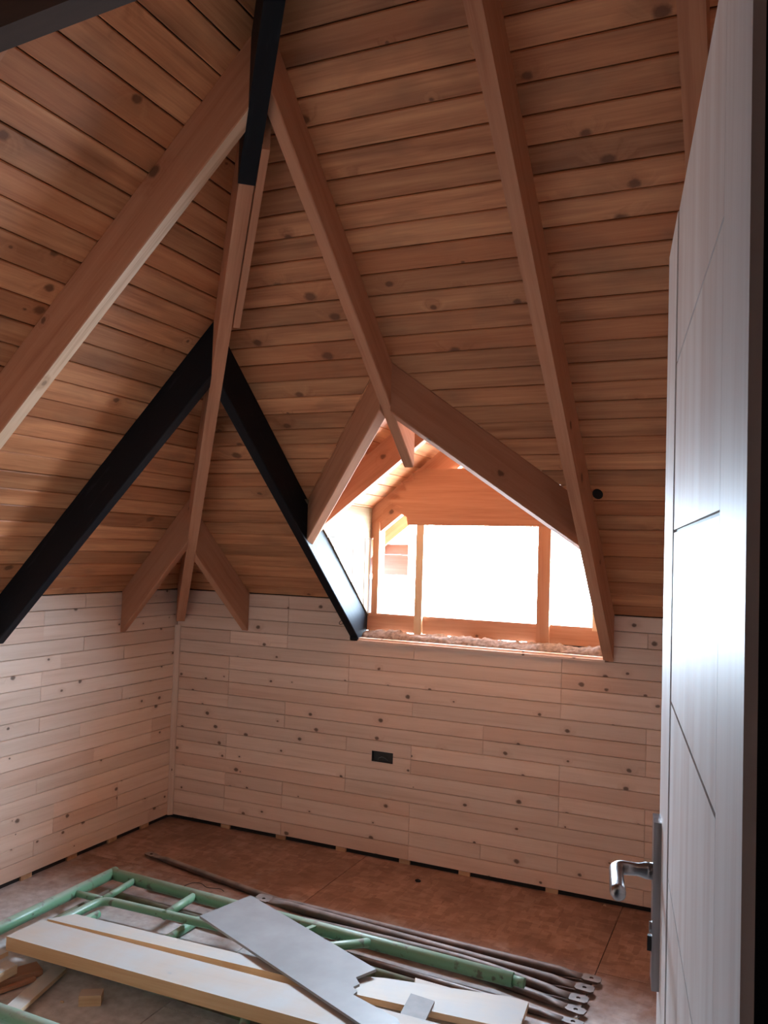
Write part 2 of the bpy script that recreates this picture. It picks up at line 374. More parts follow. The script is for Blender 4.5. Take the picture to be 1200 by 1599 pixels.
# back wall: felt behind, boards in front
def wall_back_mesh():
    b = bmesh.new()
    box(b, (-0.03, 0.012, -0.02), (XR+0.03, 0.03, 1.045)); box(b, (-0.03, 0.012, 1.03), (DXL-0.05, 0.03, 1.30)); box(b, (X4, 0.012, 1.03), (XR+0.03, 0.03, 1.30)); return b
wb = tag(make('wall_back', wall_back_mesh(), VOID), kind='structure')
cols = sorted({round(hit(px, 1250, (0, 1, 0), 0).x, 3) for px in (350, 440, 538, 640, 752, 873, 1008)} | {2.86, 3.2})
SOCK = (1.205, 1.318, 0.463, 0.514)
for n in range(18):
    z0, z1 = Z0+n*ROW, Z0+(n+1)*ROW
    cuts = [0.0]
    st = random.choice((0, 0, 1, 2)); k = st
    while k < len(cols):
        if cols[k]-cuts[-1] > 0.2: cuts.append(cols[k])
        k += random.choice((1, 2, 2, 3))
    cuts.append(XR)
    if n >= 15:      # the dormer opening interrupts the top rows
        segs = [(0.0, X2-0.044), (X4-0.02, XR)]
        if n == 15: z1 = z1
        parts = []
        for a, b in segs:
            cc = [a]+[c for c in cuts if a+0.15 < c < b-0.15]+[b]; parts += list(zip(cc, cc[1:]))
    else:
        parts = list(zip(cuts, cuts[1:]))
    for a, b in parts:
        if n in (6, 7) and a < SOCK[0] and b > SOCK[1]:      # boards notched round the electrical box
            bm = bmesh.new()
            za, zb = (z0+0.001, SOCK[2]) if n == 6 else (SOCK[3], z1-0.001)
            box(bm, (a+0.001, 0.0, z0+0.001), (SOCK[0], 0.012, z1-0.001)); box(bm, (SOCK[1], 0.0, z0+0.001), (b-0.001, 0.012, z1-0.001)); box(bm, (SOCK[0], 0.0, za), (SOCK[1], 0.012, zb))
            make('board', bm, WALLW, wb, xdir=(1, 0, 0), up=(0, -1, 0))
            continue
        if n in (6, 7) and (a < SOCK[0] < b or a < SOCK[1] < b):
            if a < SOCK[0] < b: b2, a2 = SOCK[0], a
            else: a2, b2 = SOCK[1], b
            board(wb, [(a2, z0), (b2, z0), (b2, z1), (a2, z1)], (0, 0, 0), (1, 0, 0), (0, 0, 1), (0, -1, 0), WALLW); continue
        board(wb, [(a, z0), (b, z0), (b, z1), (a, z1)], (0, 0, 0), (1, 0, 0), (0, 0, 1), (0, -1, 0), WALLW)
for px in (349, 436, 531, 631, 725, 862):            # little spacers left under the lowest board
    x = hit(px, 1340, (0, 1, 0), 0).x
    bm = bmesh.new(); box(bm, (x-0.025, 0.001, 0.0), (x+0.03, 0.012, 0.0205)); make('spacer_block', bm, DEBRISW, wb)

# left wall
bm = bmesh.new(); box(bm, (-0.03, YF-0.1, -0.02), (-0.012, 0.03, 1.30))
wl = tag(make('wall_left', bm, VOID), kind='structure')
for n in range(18):
    z0, z1 = Z0+n*ROW, Z0+(n+1)*ROW
    cuts = [0.0]; u = random.choice((0.18, 0.42, 0.7, 0.95))
    while u < 3.2:
        cuts.append(u); u += random.choice((0.42, 0.7, 0.95, 1.2))
    cuts.append(-YF)
    for a, b in zip(cuts, cuts[1:]):
        board(wl, [(a, z0), (b, z0), (b, z1), (a, z1)], (0, 0, 0), (0, -1, 0), (0, 0, 1), (1, 0, 0), WALLW)
for y in (-0.2, -0.44, -0.71, -0.98):
    bm = bmesh.new(); box(bm, (-0.012, y-0.03, 0.0), (-0.001, y+0.03, 0.0205)); make('spacer_block', bm, DEBRISW, wl)

# corner bead
bm = bmesh.new(); prism(bm, [(0.0, 0.0, 0.02), (0.024, 0.0, 0.02), (0.024, -0.008, 0.02), (0.008, -0.024, 0.02), (0.0, -0.024, 0.02)], (0, 0, 1.03))
tag(make('trim_1', bm, WALLW, xdir=(0, 0, 1)), kind='structure')

# right wall (gable) and the wall with the doorway
bm = bmesh.new()
prism(bm, [(XR+0.012, 0.03, -0.02), (XR+0.012, 0.03, ZE-0.03), (XR+0.012, YR, ZR+0.02), (XR+0.012, YF-0.1, ZR-(YR-YF)*TB), (XR+0.012, YF-0.1, -0.02)], (0.03, 0, 0))
wr = tag(make('wall_right', bm, VOID), kind='structure')
n = 0
while Z0+n*ROW < ZR:
    z0, z1 = Z0+n*ROW, Z0+(n+1)*ROW
    poly = clip(clip([(YF, z0), (0, z0), (0, z1), (YF, z1)], TB, 1, ZE), -TB, 1, ZR-TB*YR)
    if len(poly) > 2: board(wr, poly, (XR, 0, 0), (0, 1, 0), (0, 0, 1), (-1, 0, 0), WALLW)
    n += 1
DX0, DX1, DZ = 2.05, 2.946, 2.01
bm = bmesh.new()
box(bm, (-0.03, YF-0.10, -0.02), (DX0-0.04, YF-0.012, 2.95)); box(bm, (DX0-0.04, YF-0.10, DZ+0.04), (DX1+0.04, YF-0.012, 2.95)); box(bm, (DX1+0.04, YF-0.10, -0.02), (XR+0.03, YF-0.012, 2.95))
wf = tag(make('wall_front', bm, VOID), kind='structure')
for n in range(42):
    z0, z1 = Z0+n*ROW, Z0+(n+1)*ROW
    for a, b in (((0.0, DX0-0.04), (DX1+0.04, XR)) if z0 < DZ else ((0.0, XR),)):
        poly = clip([(a, z0), (b, z0), (b, z1), (a, z1)], -TL, 1, ZE)
        poly = clip(poly, 0, 1, 2.90) if poly else poly
        if len(poly) > 2: board(wf, poly, (0, YF, 0), (1, 0, 0), (0, 0, 1), (0, 1, 0), WALLW)

# ceiling: deck above, boards below (back slope, left slope, front slope, dormer slopes)
UB = Vector((1, 0, 0)); VB = Vector((0, -math.cos(A_B), math.sin(A_B))); NB = Vector((0, -math.sin(A_B), -math.cos(A_B))); OB = Vector((0, 0, ZE))
ULf = Vector((0, -1, 0)); VLf = Vector((math.cos(A_L), 0, math.sin(A_L))); NL = Vector((math.sin(A_L), 0, -math.cos(A_L)))
OF = Vector((0, YR, ZR)); VF = Vector((0, -math.cos(A_B), -math.sin(A_B))); NF = Vector((0, math.sin(A_B), -math.cos(A_B)))
CB = math.cos(A_B); CL = math.cos(A_L)
hipx = lambda s: s*CB/K                                # x of the hip seam at slope distance s on the back slope
SMAX = -YR/CB
def deck():
    b = bmesh.new()
    def q(poly, O, U, V, N): prism(b, [O+U*p[0]+V*p[1]-N*0.0125 for p in poly], -N*0.03)
    e = -0.12
    h = lambda s_: hipx(s_)-0.08
    q([(h(e), e), (X2-0.03, e), (X2-0.03, S_V), (h(S_V), S_V)], OB, UB, VB, NB)
    q([(h(S_V), S_V), (DXL, S_V), (DXM, S_T), (h(S_T), S_T)], OB, UB, VB, NB)
    q([(X4-0.02, e), (XR+0.03, e), (XR+0.03, S_V), (X4-0.02, S_V)], OB, UB, VB, NB)
    q([(DXR, S_V), (XR+0.03, S_V), (XR+0.03, S_T), (DXM, S_T)], OB, UB, VB, NB)
    q([(h(S_T), S_T), (XR+0.03, S_T), (XR+0.03, SMAX+0.06), (XA-0.08, SMAX+0.06)], OB, UB, VB, NB)
    sl = XA/CL
    q([(K*e*CL-0.08, e), (3.45, e), (3.45, (XA-(-YR and (3.45+YR)/K))/CL+0.05), (-YR, sl+0.05), (-YR-0.08, sl)], OB, ULf, VLf, NL)
    q([(XA, 0), (XR+0.03, 0), (XR+0.03, 1.05), (XA-0.80/K, 1.05)], OF, UB, VF, NF)
    # unseen eave-like boxes, added outside the wall heads to block leaking sky light
    box(b, (-0.30, YF-0.1, 1.10), (-0.031, 0.30, 1.34)); box(b, (-0.30, 0.031, 1.10), (X2-0.06, 0.30, 1.34)); box(b, (X4+0.02, 0.031, 1.10), (XR+0.1, 0.30, 1.34))
    return b
ceil = tag(make('ceiling', deck(), VOID, origin=(0, 0, ZE)), kind='structure')
PITCH_B, OFF_B = 0.0815, 0.07
s0 = 0.0; s1 = OFF_B
while s0 < SMAX:
    s1c = min(s1, SMAX)
    base = clip([(-0.2, s0), (XR, s0), (XR, s1c), (-0.2, s1c)], -1, CB/K, 0)      # right of the hip
    pieces = []
    if s0 < S_V-0.01:
        pieces += [clip(base, 1, 0, X2-0.03), clip(base, -1, 0, -(X4-0.02))]
    elif s0 < S_T-0.01:
        g = (DXM-DXL)/(S_T-S_V)
        pieces += [clip(base, 1, -g, DXL-g*S_V), clip(base, -1, -g, -(DXR+g*S_V))]
    else:
        pieces += [base]
    for pc in pieces:
        if len(pc) < 3: continue
        lo_, hi_ = min(p[0] for p in pc), max(p[0] for p in pc)
        js = [x-0.02 for x in (X2, X3, X4, X5) if lo_+0.3 < x-0.02 < hi_-0.3 and random.random() < 0.45]
        cur = lo_
        for x in js+[hi_]:
            board(ceil, clip(clip(pc, 1, 0, x), -1, 0, -cur), OB, UB, VB, NB, CEILW, gap=0.0016, cham=0.003); cur = x
    s0 = s1; s1 += PITCH_B
s0 = 0.0; s1 = 0.044; SL = XA/CL
while s0 < SL:
    s1c = min(s1, SL)
    pc = clip([(-0.2, s0), (-YF+0.0, s0), (-YF, s1c), (-0.2, s1c)], -1, K*CL, 0)
    pc = clip(pc, 1, K*CL, -YR+K*XA) if pc else pc
    if len(pc) > 2:
        lo_, hi_ = min(p[0] for p in pc), max(p[0] for p in pc); cur = lo_
        for x in [u for u in (1.19, 1.91, 2.6) if lo_+0.3 < u < hi_-0.3 and random.random() < 0.4]+[hi_]:
            board(ceil, clip(clip(pc, 1, 0, x), -1, 0, -cur), OB, ULf, VLf, NL, CEILW, gap=0.0016, cham=0.003); cur = x
    s0 = s1; s1 += 0.083
s0 = 0.0
while s0 < 0.86:
    pc = clip([(0.5, s0), (XR, s0), (XR, s0+PITCH_B), (0.5, s0+PITCH_B)], -1, -CB/K, -XA)
    if len(pc) > 2: board(ceil, pc, OF, UB, VF, NF, CEILW)
    s0 += PITCH_B
# dormer slopes: boards run out along y
def dormer_slope(sign):
    xs = DXL if sign > 0 else DXR
    ang = math.atan(TD); V = Vector((sign*math.cos(ang), 0, math.sin(ang))); N = Vector((sign*math.sin(ang), 0, -math.cos(ang)))
    O = Vector((xs, 0, ZDS)); L = (DXM-DXL)/math.cos(ang); ext = 0.30
    yv = lambda t: -(ZDS+t*math.sin(ang)-ZE)/TB
    bm = bmesh.new()
    prism(bm, [O+V*t+Vector((0, y, 0))-N*0.0125 for t, y in ((-ext, yv(-ext)), (L, yv(L)), (L, 0.52), (-ext, 0.52))], -N*0.03)
    make('roof_deck', bm, VOID, ceil)
    t = -ext; i = 0
    while t < L-0.005:
        t1 = min(t+0.078, L)
        ya, yb = yv(t), yv(t1)
        pl = [(ya, t), (0.5, t), (0.5, t1), (yb, t1)]
        if t1 <= 0.001: pl = [(0.06, t), (0.5, t), (0.5, t1), (0.06, t1)]
        board(ceil, pl, O, (0, 1, 0), V, N, CEILW); t = t1
dormer_slope(1); dormer_slope(-1)

# dormer cheek walls
def cheek(name, x, sgn):
    """sgn +1: left cheek, faces +x"""
    N = Vector((sgn, 0, 0)); bk = x-sgn*0.012
    roofz = lambda y: ZE-TB*y
    bm = bmesh.new()
    pts = [(YD+0.03, roofz(YD+0.03)), (YD+0.03, ZDS+0.02), (-(ZDS-ZE)/TB-0.024, ZDS+0.02)]   # stands on the rafter below it
    prism(bm, [(bk, y, z) for y, z in pts], (-sgn*0.025, 0, 0))
    w = tag(make(name, bm, VOID), kind='structure')
    low = 0.004
    zt = 1.55
    y = YD
    # wide horizontal board at the top
    pl = [(YD, zt), (YD, ZDS), (-(ZDS-ZE)/TB-0.03, ZDS), (-(zt-ZE+low)/TB, zt)]
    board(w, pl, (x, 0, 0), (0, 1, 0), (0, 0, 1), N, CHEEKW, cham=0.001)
    y = YD
    while y > -0.46:
        yb = y-0.068
        f = lambda yy: max(1.04, ZE-low-TB*yy)
        if zt-f(yb) > 0.01 or zt-f(y) > 0.01:
            pl = [(f(yb), yb), (f(y), y), (zt, y), (zt, yb)]
            pl = clip(pl, 1, 0, zt)
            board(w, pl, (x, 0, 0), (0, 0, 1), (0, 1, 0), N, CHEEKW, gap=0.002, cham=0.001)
        y = yb
    return w
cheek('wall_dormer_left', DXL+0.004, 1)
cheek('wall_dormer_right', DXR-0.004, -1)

# open window frame in the dormer
win = tag(empty('window_1', (DXM, YD, 1.04)), kind='structure')
def wpart(name, lo, hi, mat=RAFTW, xd=(0, 0, 1), bev=0.002):
    bm = bmesh.new(); box(bm, lo, hi); return make(name, bm, mat, win, xdir=xd, bevel=bev)
wpart('stud', (1.128, YD, 1.172), (1.162, YD+0.07, 1.64)); wpart('stud', (1.372, YD-0.018, 1.05), (1.412, YD+0.05, 1.64), PALEW)
wpart('stud', (1.985, YD-0.018, 1.05), (2.045, YD+0.05, 1.64)); wpart('stud', (2.238, YD, 1.16), (2.285, YD+0.07, 1.66), PALEW)
wpart('sill_plank', (1.09, YD+0.004, 1.088), (2.34, YD+0.03, 1.175), xd=(1, 0, 0))
# broken tie plank across the gable
bm = bmesh.new()
jag = [(1.325, 1.625), (1.318, 1.665), (1.235, 1.705), (1.30, 1.712), (1.20, 1.748), (1.29, 1.756), (1.25, 1.79), (1.315, 1.80), (1.285, 1.84), (1.35, 1.85), (1.345, 1.885), (1.42, 1.905)]
tri_prism(bm, [(x, YD-0.022, z) for x, z in jag+[(2.02, 1.905), (2.30, 1.66), (2.30, 1.63)]], (0, 0.02, 0))
make('tie_plank', bm, RAFTW, win, xdir=(1, 0, 0))
# top trimming strips of the wall under the window
bm = bmesh.new(); box(bm, (X2+0.005, -0.014, 1.038), (X4-0.035, 0.030, 1.048)); tag(make('trim_2', bm, WALLW, xdir=(1, 0, 0), bevel=0.001), kind='structure')
bm = bmesh.new(); box(bm, (X2+0.005, -0.002, 1.048), (X4-0.035, 0.020, 1.058)); tag(make('trim_3', bm, WALLW, xdir=(1, 0, 0), bevel=0.001), kind='structure')

# ------------------------------------------------------------------ rafters
HD = Vector((1, -K, 0)).normalized(); HS = Vector((0, 0, 1)).cross(HD)     # hip: plan direction and sideways (towards the back slope)
HIP_OFF = 0.012; HIP_W, HIP_WB = 0.045, 0.052                              # hip rafter: offset, width of the wood and of the black piece
def saw(bm, co, no):
    """cut away what lies beyond the plane (on the side no points to) and close the cut"""
    r = bmesh.ops.bisect_plane(bm, geom=bm.verts[:]+bm.edges[:]+bm.faces[:], plane_co=Vector(co), plane_no=Vector(no), clear_outer=True)
    bmesh.ops.holes_fill(bm, edges=[e for e in bm.edges if e.is_boundary], sides=0)
def rafter_back(xr, w, drop, ytop, label, mat=RAFTW, ybot=0.0, name='jack_rafter', group='rafters of the back slope', cut=None, hip=None):
    f = lambda y: ZE-TB*y
    yb = ybot
    pr = [(xr-w, yb, f(yb)+0.002), (xr-w, yb, f(yb)-drop), (xr-w, ytop, f(ytop)-drop), (xr-w, ytop, f(ytop)+0.002)]
    if cut is not None:                       # foot runs on over the wall head, notched on it
        pr = [(xr-w, cut, f(cut)+0.002), (xr-w, cut, 1.0435), (xr-w, 0.0, 1.0435), (xr-w, 0.0, f(0)-drop), (xr-w, ytop, f(ytop)-drop), (xr-w, ytop, f(ytop)+0.002)]
    bm = bmesh.new(); prism(bm, pr, (w, 0, 0))
    if hip: saw(bm, HS*(HIP_OFF+hip/2-0.002), -HS)      # mitred against the side of the hip rafter
    return tag(make(name, bm, mat, xdir=(0, -1, TB), up=(0, -1, 0), bevel=0.003), label, 'rafter', group)
rafter_back(X1, 0.040, 0.200, -(X1+0.08)*K, 'short brown jack rafter near the corner on the slope above the socket wall', hip=HIP_W)
rafter_back(X2, 0.046, 0.185, -(X2+0.08)*K, 'black painted jack rafter beside the left edge of the dormer opening', mat=BLACK, cut=0.105, hip=HIP_W)
y3 = -0.86
f3 = lambda y: ZE-TB*y
rafter_back(X3, 0.040, 0.155, -(X3+0.08)*K, 'brown rafter cut short above the dormer window', ybot=y3, hip=HIP_WB)
rafter_back(X4, 0.043, 0.203, YR+0.02, 'long brown rafter along the right edge of the dormer opening', cut=0.105)
rafter_back(X5, 0.060, 0.160, YR+0.02, 'brown rafter half hidden behind the top of the door')

def rafter_left(y_w, y_h, w, drop, xtop, label, mat=RAFTW, group='rafters of the left slope', hip=None):
    """-y face runs from y_w at the wall to y_h at x=xtop"""
    f = lambda x: ZE+TL*x
    d = (y_h-y_w)/xtop
    if hip: xtop += 0.2; y_h = y_w+d*xtop
    pr = [(0, y_w, f(0)+0.002), (0, y_w, f(0)-drop), (xtop, y_h, f(xtop)-drop), (xtop, y_h, f(xtop)+0.002)]
    bm = bmesh.new(); prism(bm, pr, (0, w, 0))
    if hip: saw(bm, HS*(HIP_OFF-hip/2+0.002), HS)
    return tag(make('jack_rafter', bm, mat, xdir=(1, d, TL), up=(1, 0, 0), bevel=0.003), label, 'rafter', group)
rafter_left(-0.455, -0.56, 0.042, 0.205, 0.43, 'short brown jack rafter near the corner on the slope above the left wall', hip=HIP_W)
rafter_left(-1.215, -1.29, 0.046, 0.198, 1.105, 'black painted jack rafter crossing the left slope down to the left wall', mat=BLACK, hip=HIP_W)
wr_ = rafter_left(-1.925, -1.955, 0.048, 0.200, 1.70, 'brown jack rafter with pale lit-toned underside crossing the left slope', hip=HIP_WB)
wr_.data.materials.append(LITFACE); _R = PMAT[wr_.name].to_3x3()
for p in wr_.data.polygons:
    if (_R @ p.normal).dot(Vector((math.sin(A_L), 0, -math.cos(A_L)))) > 0.8: p.material_index = 1  # only the underside takes the painted lit tone
rafter_left(-2.62, -2.62, 0.048, 0.180, 2.20, 'brown rafter of the left slope beside the door wall')

# hip rafter: wood below, black piece spliced on above, a lath nailed to its side
def hip_piece(name, xa, xb, w, drop, mat, label, off=0.0):
    top = lambda o: 0.002-(TB*HS.y*o if o > 0 else -TL*HS.x*o)          # underside of the ceiling beside the seam
    o0, o1 = off-w/2, off+w/2
    sec = [(o0, -drop), (o1, -drop), (o1, top(o1))]+([(0.0, top(0.0))] if o0 < 0 < o1 else [])+[(o0, top(o0))]
    bm = bmesh.new(); prism(bm, [Vector((xa, -K*xa, ZE+TL*xa+dz))+HS*o for o, dz in sec], Vector((1, -K, TL))*(xb-xa))
    return tag(make(name, bm, mat, xdir=(1, -K, TL), up=HD, bevel=0.003), label, 'rafter', 'hip rafter pieces')
hip_piece('hip_rafter', 0.03, 1.56, HIP_W, 0.203, RAFTW, 'brown hip rafter rising from the corner where both walls meet', off=HIP_OFF)
hip_piece('hip_rafter', 1.56, XA-0.02, HIP_WB, 0.208, BLACK, 'black painted upper piece of the hip rafter', off=HIP_OFF)
hip_piece('lath', 1.26, 1.635, 0.022, 0.222, RAFTW, 'thin lath nailed to the side of the hip rafter', off=HIP_OFF+HIP_WB/2+0.0105)

# tie beam close overhead in front of the left slope
bm = bmesh.new()
pa, pb = hit(-60, 105, (0, 1, 0), -2.74), hit(560, -131, (0, 1, 0), -2.74)
dv = (pb-pa); pa = pa-dv*0.10; pb = pb + dv*0.8
prism(bm, [pa, pb, pb+Vector((0, 0, 0.16)), pa+Vector((0, 0, 0.16))], (0, -0.05, 0))
tag(make('tie_beam', bm, STAIN, xdir=dv, bevel=0.003), 'dark brown tie beam overhead crossing the left slope', 'beam')

# dormer valley rafters (lie in the back slope) and dormer rafters
def valley(xf, xt, label, w, lo, hi):
    sgn = 1 if xt > xf else -1
    P = lambda s, x, dz: Vector((x, -s*CB, ZE+s*math.sin(A_B)+dz))
    a, b = P(S_V, xf, 0), P(S_T, xt, 0)
    e_ = (b-a).normalized()*0.12; a = a-e_; b = b+e_
    drop = Vector((0, 0, -0.175)); side = (b-a).cross(Vector((0, 0, 1))).normalized()
    if side.y > 0: side = -side
    bm = bmesh.new(); prism(bm, [a+Vector((0, 0, 0.002)), b+Vector((0, 0, 0.002)), b+drop, a+drop], -side*w)
    saw(bm, (lo, 0, 0), (-1, 0, 0)); saw(bm, (hi, 0, 0), (1, 0, 0))
    return tag(make('valley_rafter', bm, RAFTW, xdir=b-a, bevel=0.003), label, 'rafter', 'valley rafters of the dormer')
valley(DXL, DXM, 'valley rafter from the black jack rafter up to the dormer peak', 0.042, X2-0.002, X3-0.038)
valley(DXR, DXM, 'valley rafter from the long brown rafter up to the dormer peak', 0.042, X3-0.002, X4-0.041)
def dormer_rafter(y, w, drop, sgn, label, x_end=None, dx0=0.0):
    xs = (DXL if sgn > 0 else DXR)
    f = lambda x: ZDS+TD*(x-DXL if sgn > 0 else DXR-x)
    xa = xs+sgn*dx0; xb = x_end if x_end is not None else DXM
    bm = bmesh.new(); prism(bm, [(xa, y, f(xa)+0.002), (xb, y, f(xb)+0.002), (xb, y, f(xb)-drop), (xa, y, f(xa)-drop)], (0, w, 0))
    return tag(make('dormer_rafter', bm, RAFTW, xdir=(1, 0, sgn*TD), bevel=0.003), label, 'rafter', 'rafters inside the dormer')
dormer_rafter(-0.50, 0.042, 0.150, 1, 'orange brown dormer rafter between the black rafter and the cut short rafter')
dormer_rafter(YD+0.01, 0.042, 0.16, 1, 'dormer rafter behind the broken tie plank, over the vertical cheek boards')
dormer_rafter(YD+0.01, 0.042, 0.16, -1, 'dormer rafter behind the tie plank, above the long brown rafter')
dormer_rafter(0.44, 0.03, 0.13, 1, 'outer barge rafter of the dormer seen through the window beside the cheek', dx0=-0.22)
dormer_rafter(0.44, 0.03, 0.13, -1, 'outer barge rafter of the dormer over the wider part of the window', dx0=-0.22)

# weathered boards of the house outside, seen past the corner stud
for k, (za, zb) in enumerate(((1.472, 1.53), (1.36, 1.4715))):
    bm = bmesh.new(); box(bm, (0.80, 0.469, za), (1.17, 0.492, zb))
    tag(make('fascia_board', bm, WEATHER, xdir=(1, 0, 0), bevel=0.002), ('narrow' if k == 0 else 'wide')+' fascia board outside seen past the corner stud of the window', 'board', 'outside boards')

# mineral wool on the wall head, scraps of membrane behind it
bm = bmesh.new(); nx, ny = 90, 10
grid = []
for i in range(nx+1):
    r = []
    for j in range(ny+1):
        x = X2+0.01+(X4-0.05-X2)*i/nx; y = 0.022+(YD-0.016)*j/ny
        h = 0.010+0.036*math.sin(math.pi*(j+0.6)/(ny+1.2))*(0.55+0.9*(noise.noise((x*9, y*12, 3))*0.5+0.5)) + 0.012*noise.noise((x*45, y*45, 7))
        r.append(bm.verts.new((x, y, 1.046+max(0.0, h))))
    grid.append(r)
for i in range(nx):
    for j in range(ny): bm.faces.new((grid[i][j], grid[i+1][j], grid[i+1][j+1], grid[i][j+1]))
edge = [grid[i][0] for i in range(nx+1)]+[grid[nx][j] for j in range(1, ny+1)]+[grid[i][ny] for i in range(nx-1, -1, -1)]+[grid[0][j] for j in range(ny-1, 0, -1)]
lows = [bm.verts.new((v.co.x, v.co.y, 1.02)) for v in edge]
for k in range(len(edge)): bm.faces.new((edge[k], edge[(k+1) % len(edge)], lows[(k+1) % len(edge)], lows[k]))
bm.faces.new(lows)
tag(make('insulation', bm, WOOL, smooth=True), 'tufted brown mineral wool lying under the window plank', 'insulation', kind='stuff')
for k, (xa, xb, h, lab) in enumerate(((1.12, 1.20, 0.03, 'by the cheek boards'), (1.62, 1.80, 0.022, 'in the middle of the sill'), (2.06, 2.30, 0.026, 'by the long brown rafter'))):
    bm = bmesh.new(); pts = []
    for i in range(13):
        t = i/12; pts.append((xa+(xb-xa)*t, YD+0.034, 1.075+h*(0.35+0.65*math.sin(math.pi*t)*(0.7+0.3*math.sin(9*t+k)))))
    prism(bm, [(xa, YD+0.034, 1.03)]+pts+[(xb, YD+0.034, 1.03)], (0, 0.012, 0))
    tag(make('membrane_scrap', bm, MEMB), 'scrap of black membrane under the window plank '+lab, 'membrane', 'membrane scraps')
bm = bmesh.new(); box(bm, (X2-0.047, 0.030, 0.9), (X4+0.001, YD+0.05, 1.045)); tag(make('wall_head', bm, VOID), kind='structure')

# ------------------------------------------------------------------ door
TH = math.radians(99.0)
DD = Vector((math.cos(TH), math.sin(TH), 0)); DN = Vector((-DD.y, DD.x, 0))   # along the leaf; visible face looks along DN (left)
PH = Vector((2.9377, -3.2445, 0))
door = tag(empty('door_1', PH), kind='structure')
DWD, DH = 0.858, 1.985
def dpart(name, s0, s1, z0, z1, th=0.040, front=0.0, mat=DOORM, vertical=True, bev=0.0025):
    bm = bmesh.new(); a = PH+DD*s0+DN*front; b = PH+DD*s1+DN*front
    prism(bm, [Vector((a.x, a.y, z0)), Vector((b.x, b.y, z0)), Vector((b.x, b.y, z1)), Vector((a.x, a.y, z1))], -DN*th)
    return make(name, bm, mat, door, xdir=(0, 0, 1) if vertical else DD, up=DN, bevel=bev)
dpart('stile', 0.0, 0.1335, 0.008, DH); dpart('stile', 0.6685, DWD, 0.008, DH)
dpart('core', 0.13, 0.672, 0.010, DH-0.003, th=0.030, front=-0.005, mat=JAMBW)  # dark colour of the core paints the shade in the panel grooves
zs = [0.008, 0.145, 0.378, 0.611, 0.845, 1.078, 1.311, 1.540, 1.769, DH]
for a, b in zip(zs, zs[1:]):
    dpart('panel_board', 0.1435, 0.6545, a+0.0022, b-0.0022, th=0.012, front=-0.001, bev=0.004)
# handle
hroot = PH+DD*0.822+DN*0.0
handle = empty('door_handle', hroot+Vector((0, 0, 1.0))); handle.parent = door; handle.location = (hroot+Vector((0, 0, 1.0)))-PH
def hpart(name, bm, mat, **k): 
    return make(name, bm, mat, handle, **k)
bm = bmesh.new(); a = hroot-DD*0.024; b = hroot+DD*0.024
prism(bm, [Vector((a.x, a.y, 0.862)), Vector((b.x, b.y, 0.862)), Vector((b.x, b.y, 1.108)), Vector((a.x, a.y, 1.108))], DN*0.011)
hpart('backplate', bm, STEEL, xdir=(0, 0, 1), up=DN, bevel=0.003)
bm = bmesh.new(); zc = 1.028
n0 = Vector((hroot.x, hroot.y, zc))+DN*0.008
tube(bm, [n0, n0+DN*0.012, n0+DN*0.024, n0+DN*0.034, n0+DN*0.046, n0+DN*0.052-DD*0.004, n0+DN*0.056-DD*0.012, n0+DN*0.056-DD*0.03, n0+DN*0.055-DD*0.07, n0+DN*0.054-DD*0.098, n0+DN*0.053-DD*0.108, n0+DN*0.053-DD*0.111],
     [0.0125, 0.0125, 0.0095, 0.0098, 0.0105, 0.011, 0.011, 0.0105, 0.0108, 0.0115, 0.010, 0.004], 14)
hpart('lever', bm, STEEL, xdir=DN, smooth=True)
bm = bmesh.new(); kc = Vector((hroot.x, hroot.y, 0.945)); tube(bm, [kc+DN*0.009, kc+DN*0.0145], 0.0085, 14); hpart('lock_cylinder', bm, STEEL, xdir=DN)
bm = bmesh.new(); box(bm, (-0.004, -0.004, 0), (0.004, 0.004, 0.022)); bm.transform(Matrix.Translation(kc+DN*0.0125+Vector((0, 0, -0.034)))); hpart('keyhole', bm, DKHOLE)

# door lining (right jamb beside the camera, left jamb, head)
bm = bmesh.new(); box(bm, (2.9465, -3.50, 0.0), (2.985, YF+0.002, DZ+0.04)); tag(make('trim_4', bm, JAMBW, xdir=(0, 0, 1)), kind='structure')
bm = bmesh.new(); box(bm, (DX0-0.04, -3.45, 0.0), (DX0, YF+0.002, DZ+0.04)); tag(make('trim_5', bm, JAMBW, xdir=(0, 0, 1)), kind='structure')
bm = bmesh.new(); box(bm, (DX0, -3.45, DZ), (2.9465, YF+0.002, DZ+0.04)); tag(make('trim_6', bm, JAMBW, xdir=(1, 0, 0)), kind='structure')
# landing behind the doorway: plain closed box
for nm, lo, hi in (('wall_landing_left', (0.9, -6.0, -0.02), (0.95, YF-0.1, 2.6)), ('wall_landing_right', (3.9, -6.0, -0.02), (3.95, YF-0.1, 2.6)), ('wall_landing_front', (0.9, -6.05, -0.02), (3.95, -6.0, 2.6)), ('ceiling_landing', (0.9, -6.05, 2.6), (3.95, YF-0.1, 2.65)), ('wall_landing_back', (XR+0.03, YF-0.1, -0.02), (3.95, YF-0.04, 2.65))):
    bm = bmesh.new(); box(bm, lo, hi); tag(make(nm, bm, HALLP), kind='structure')

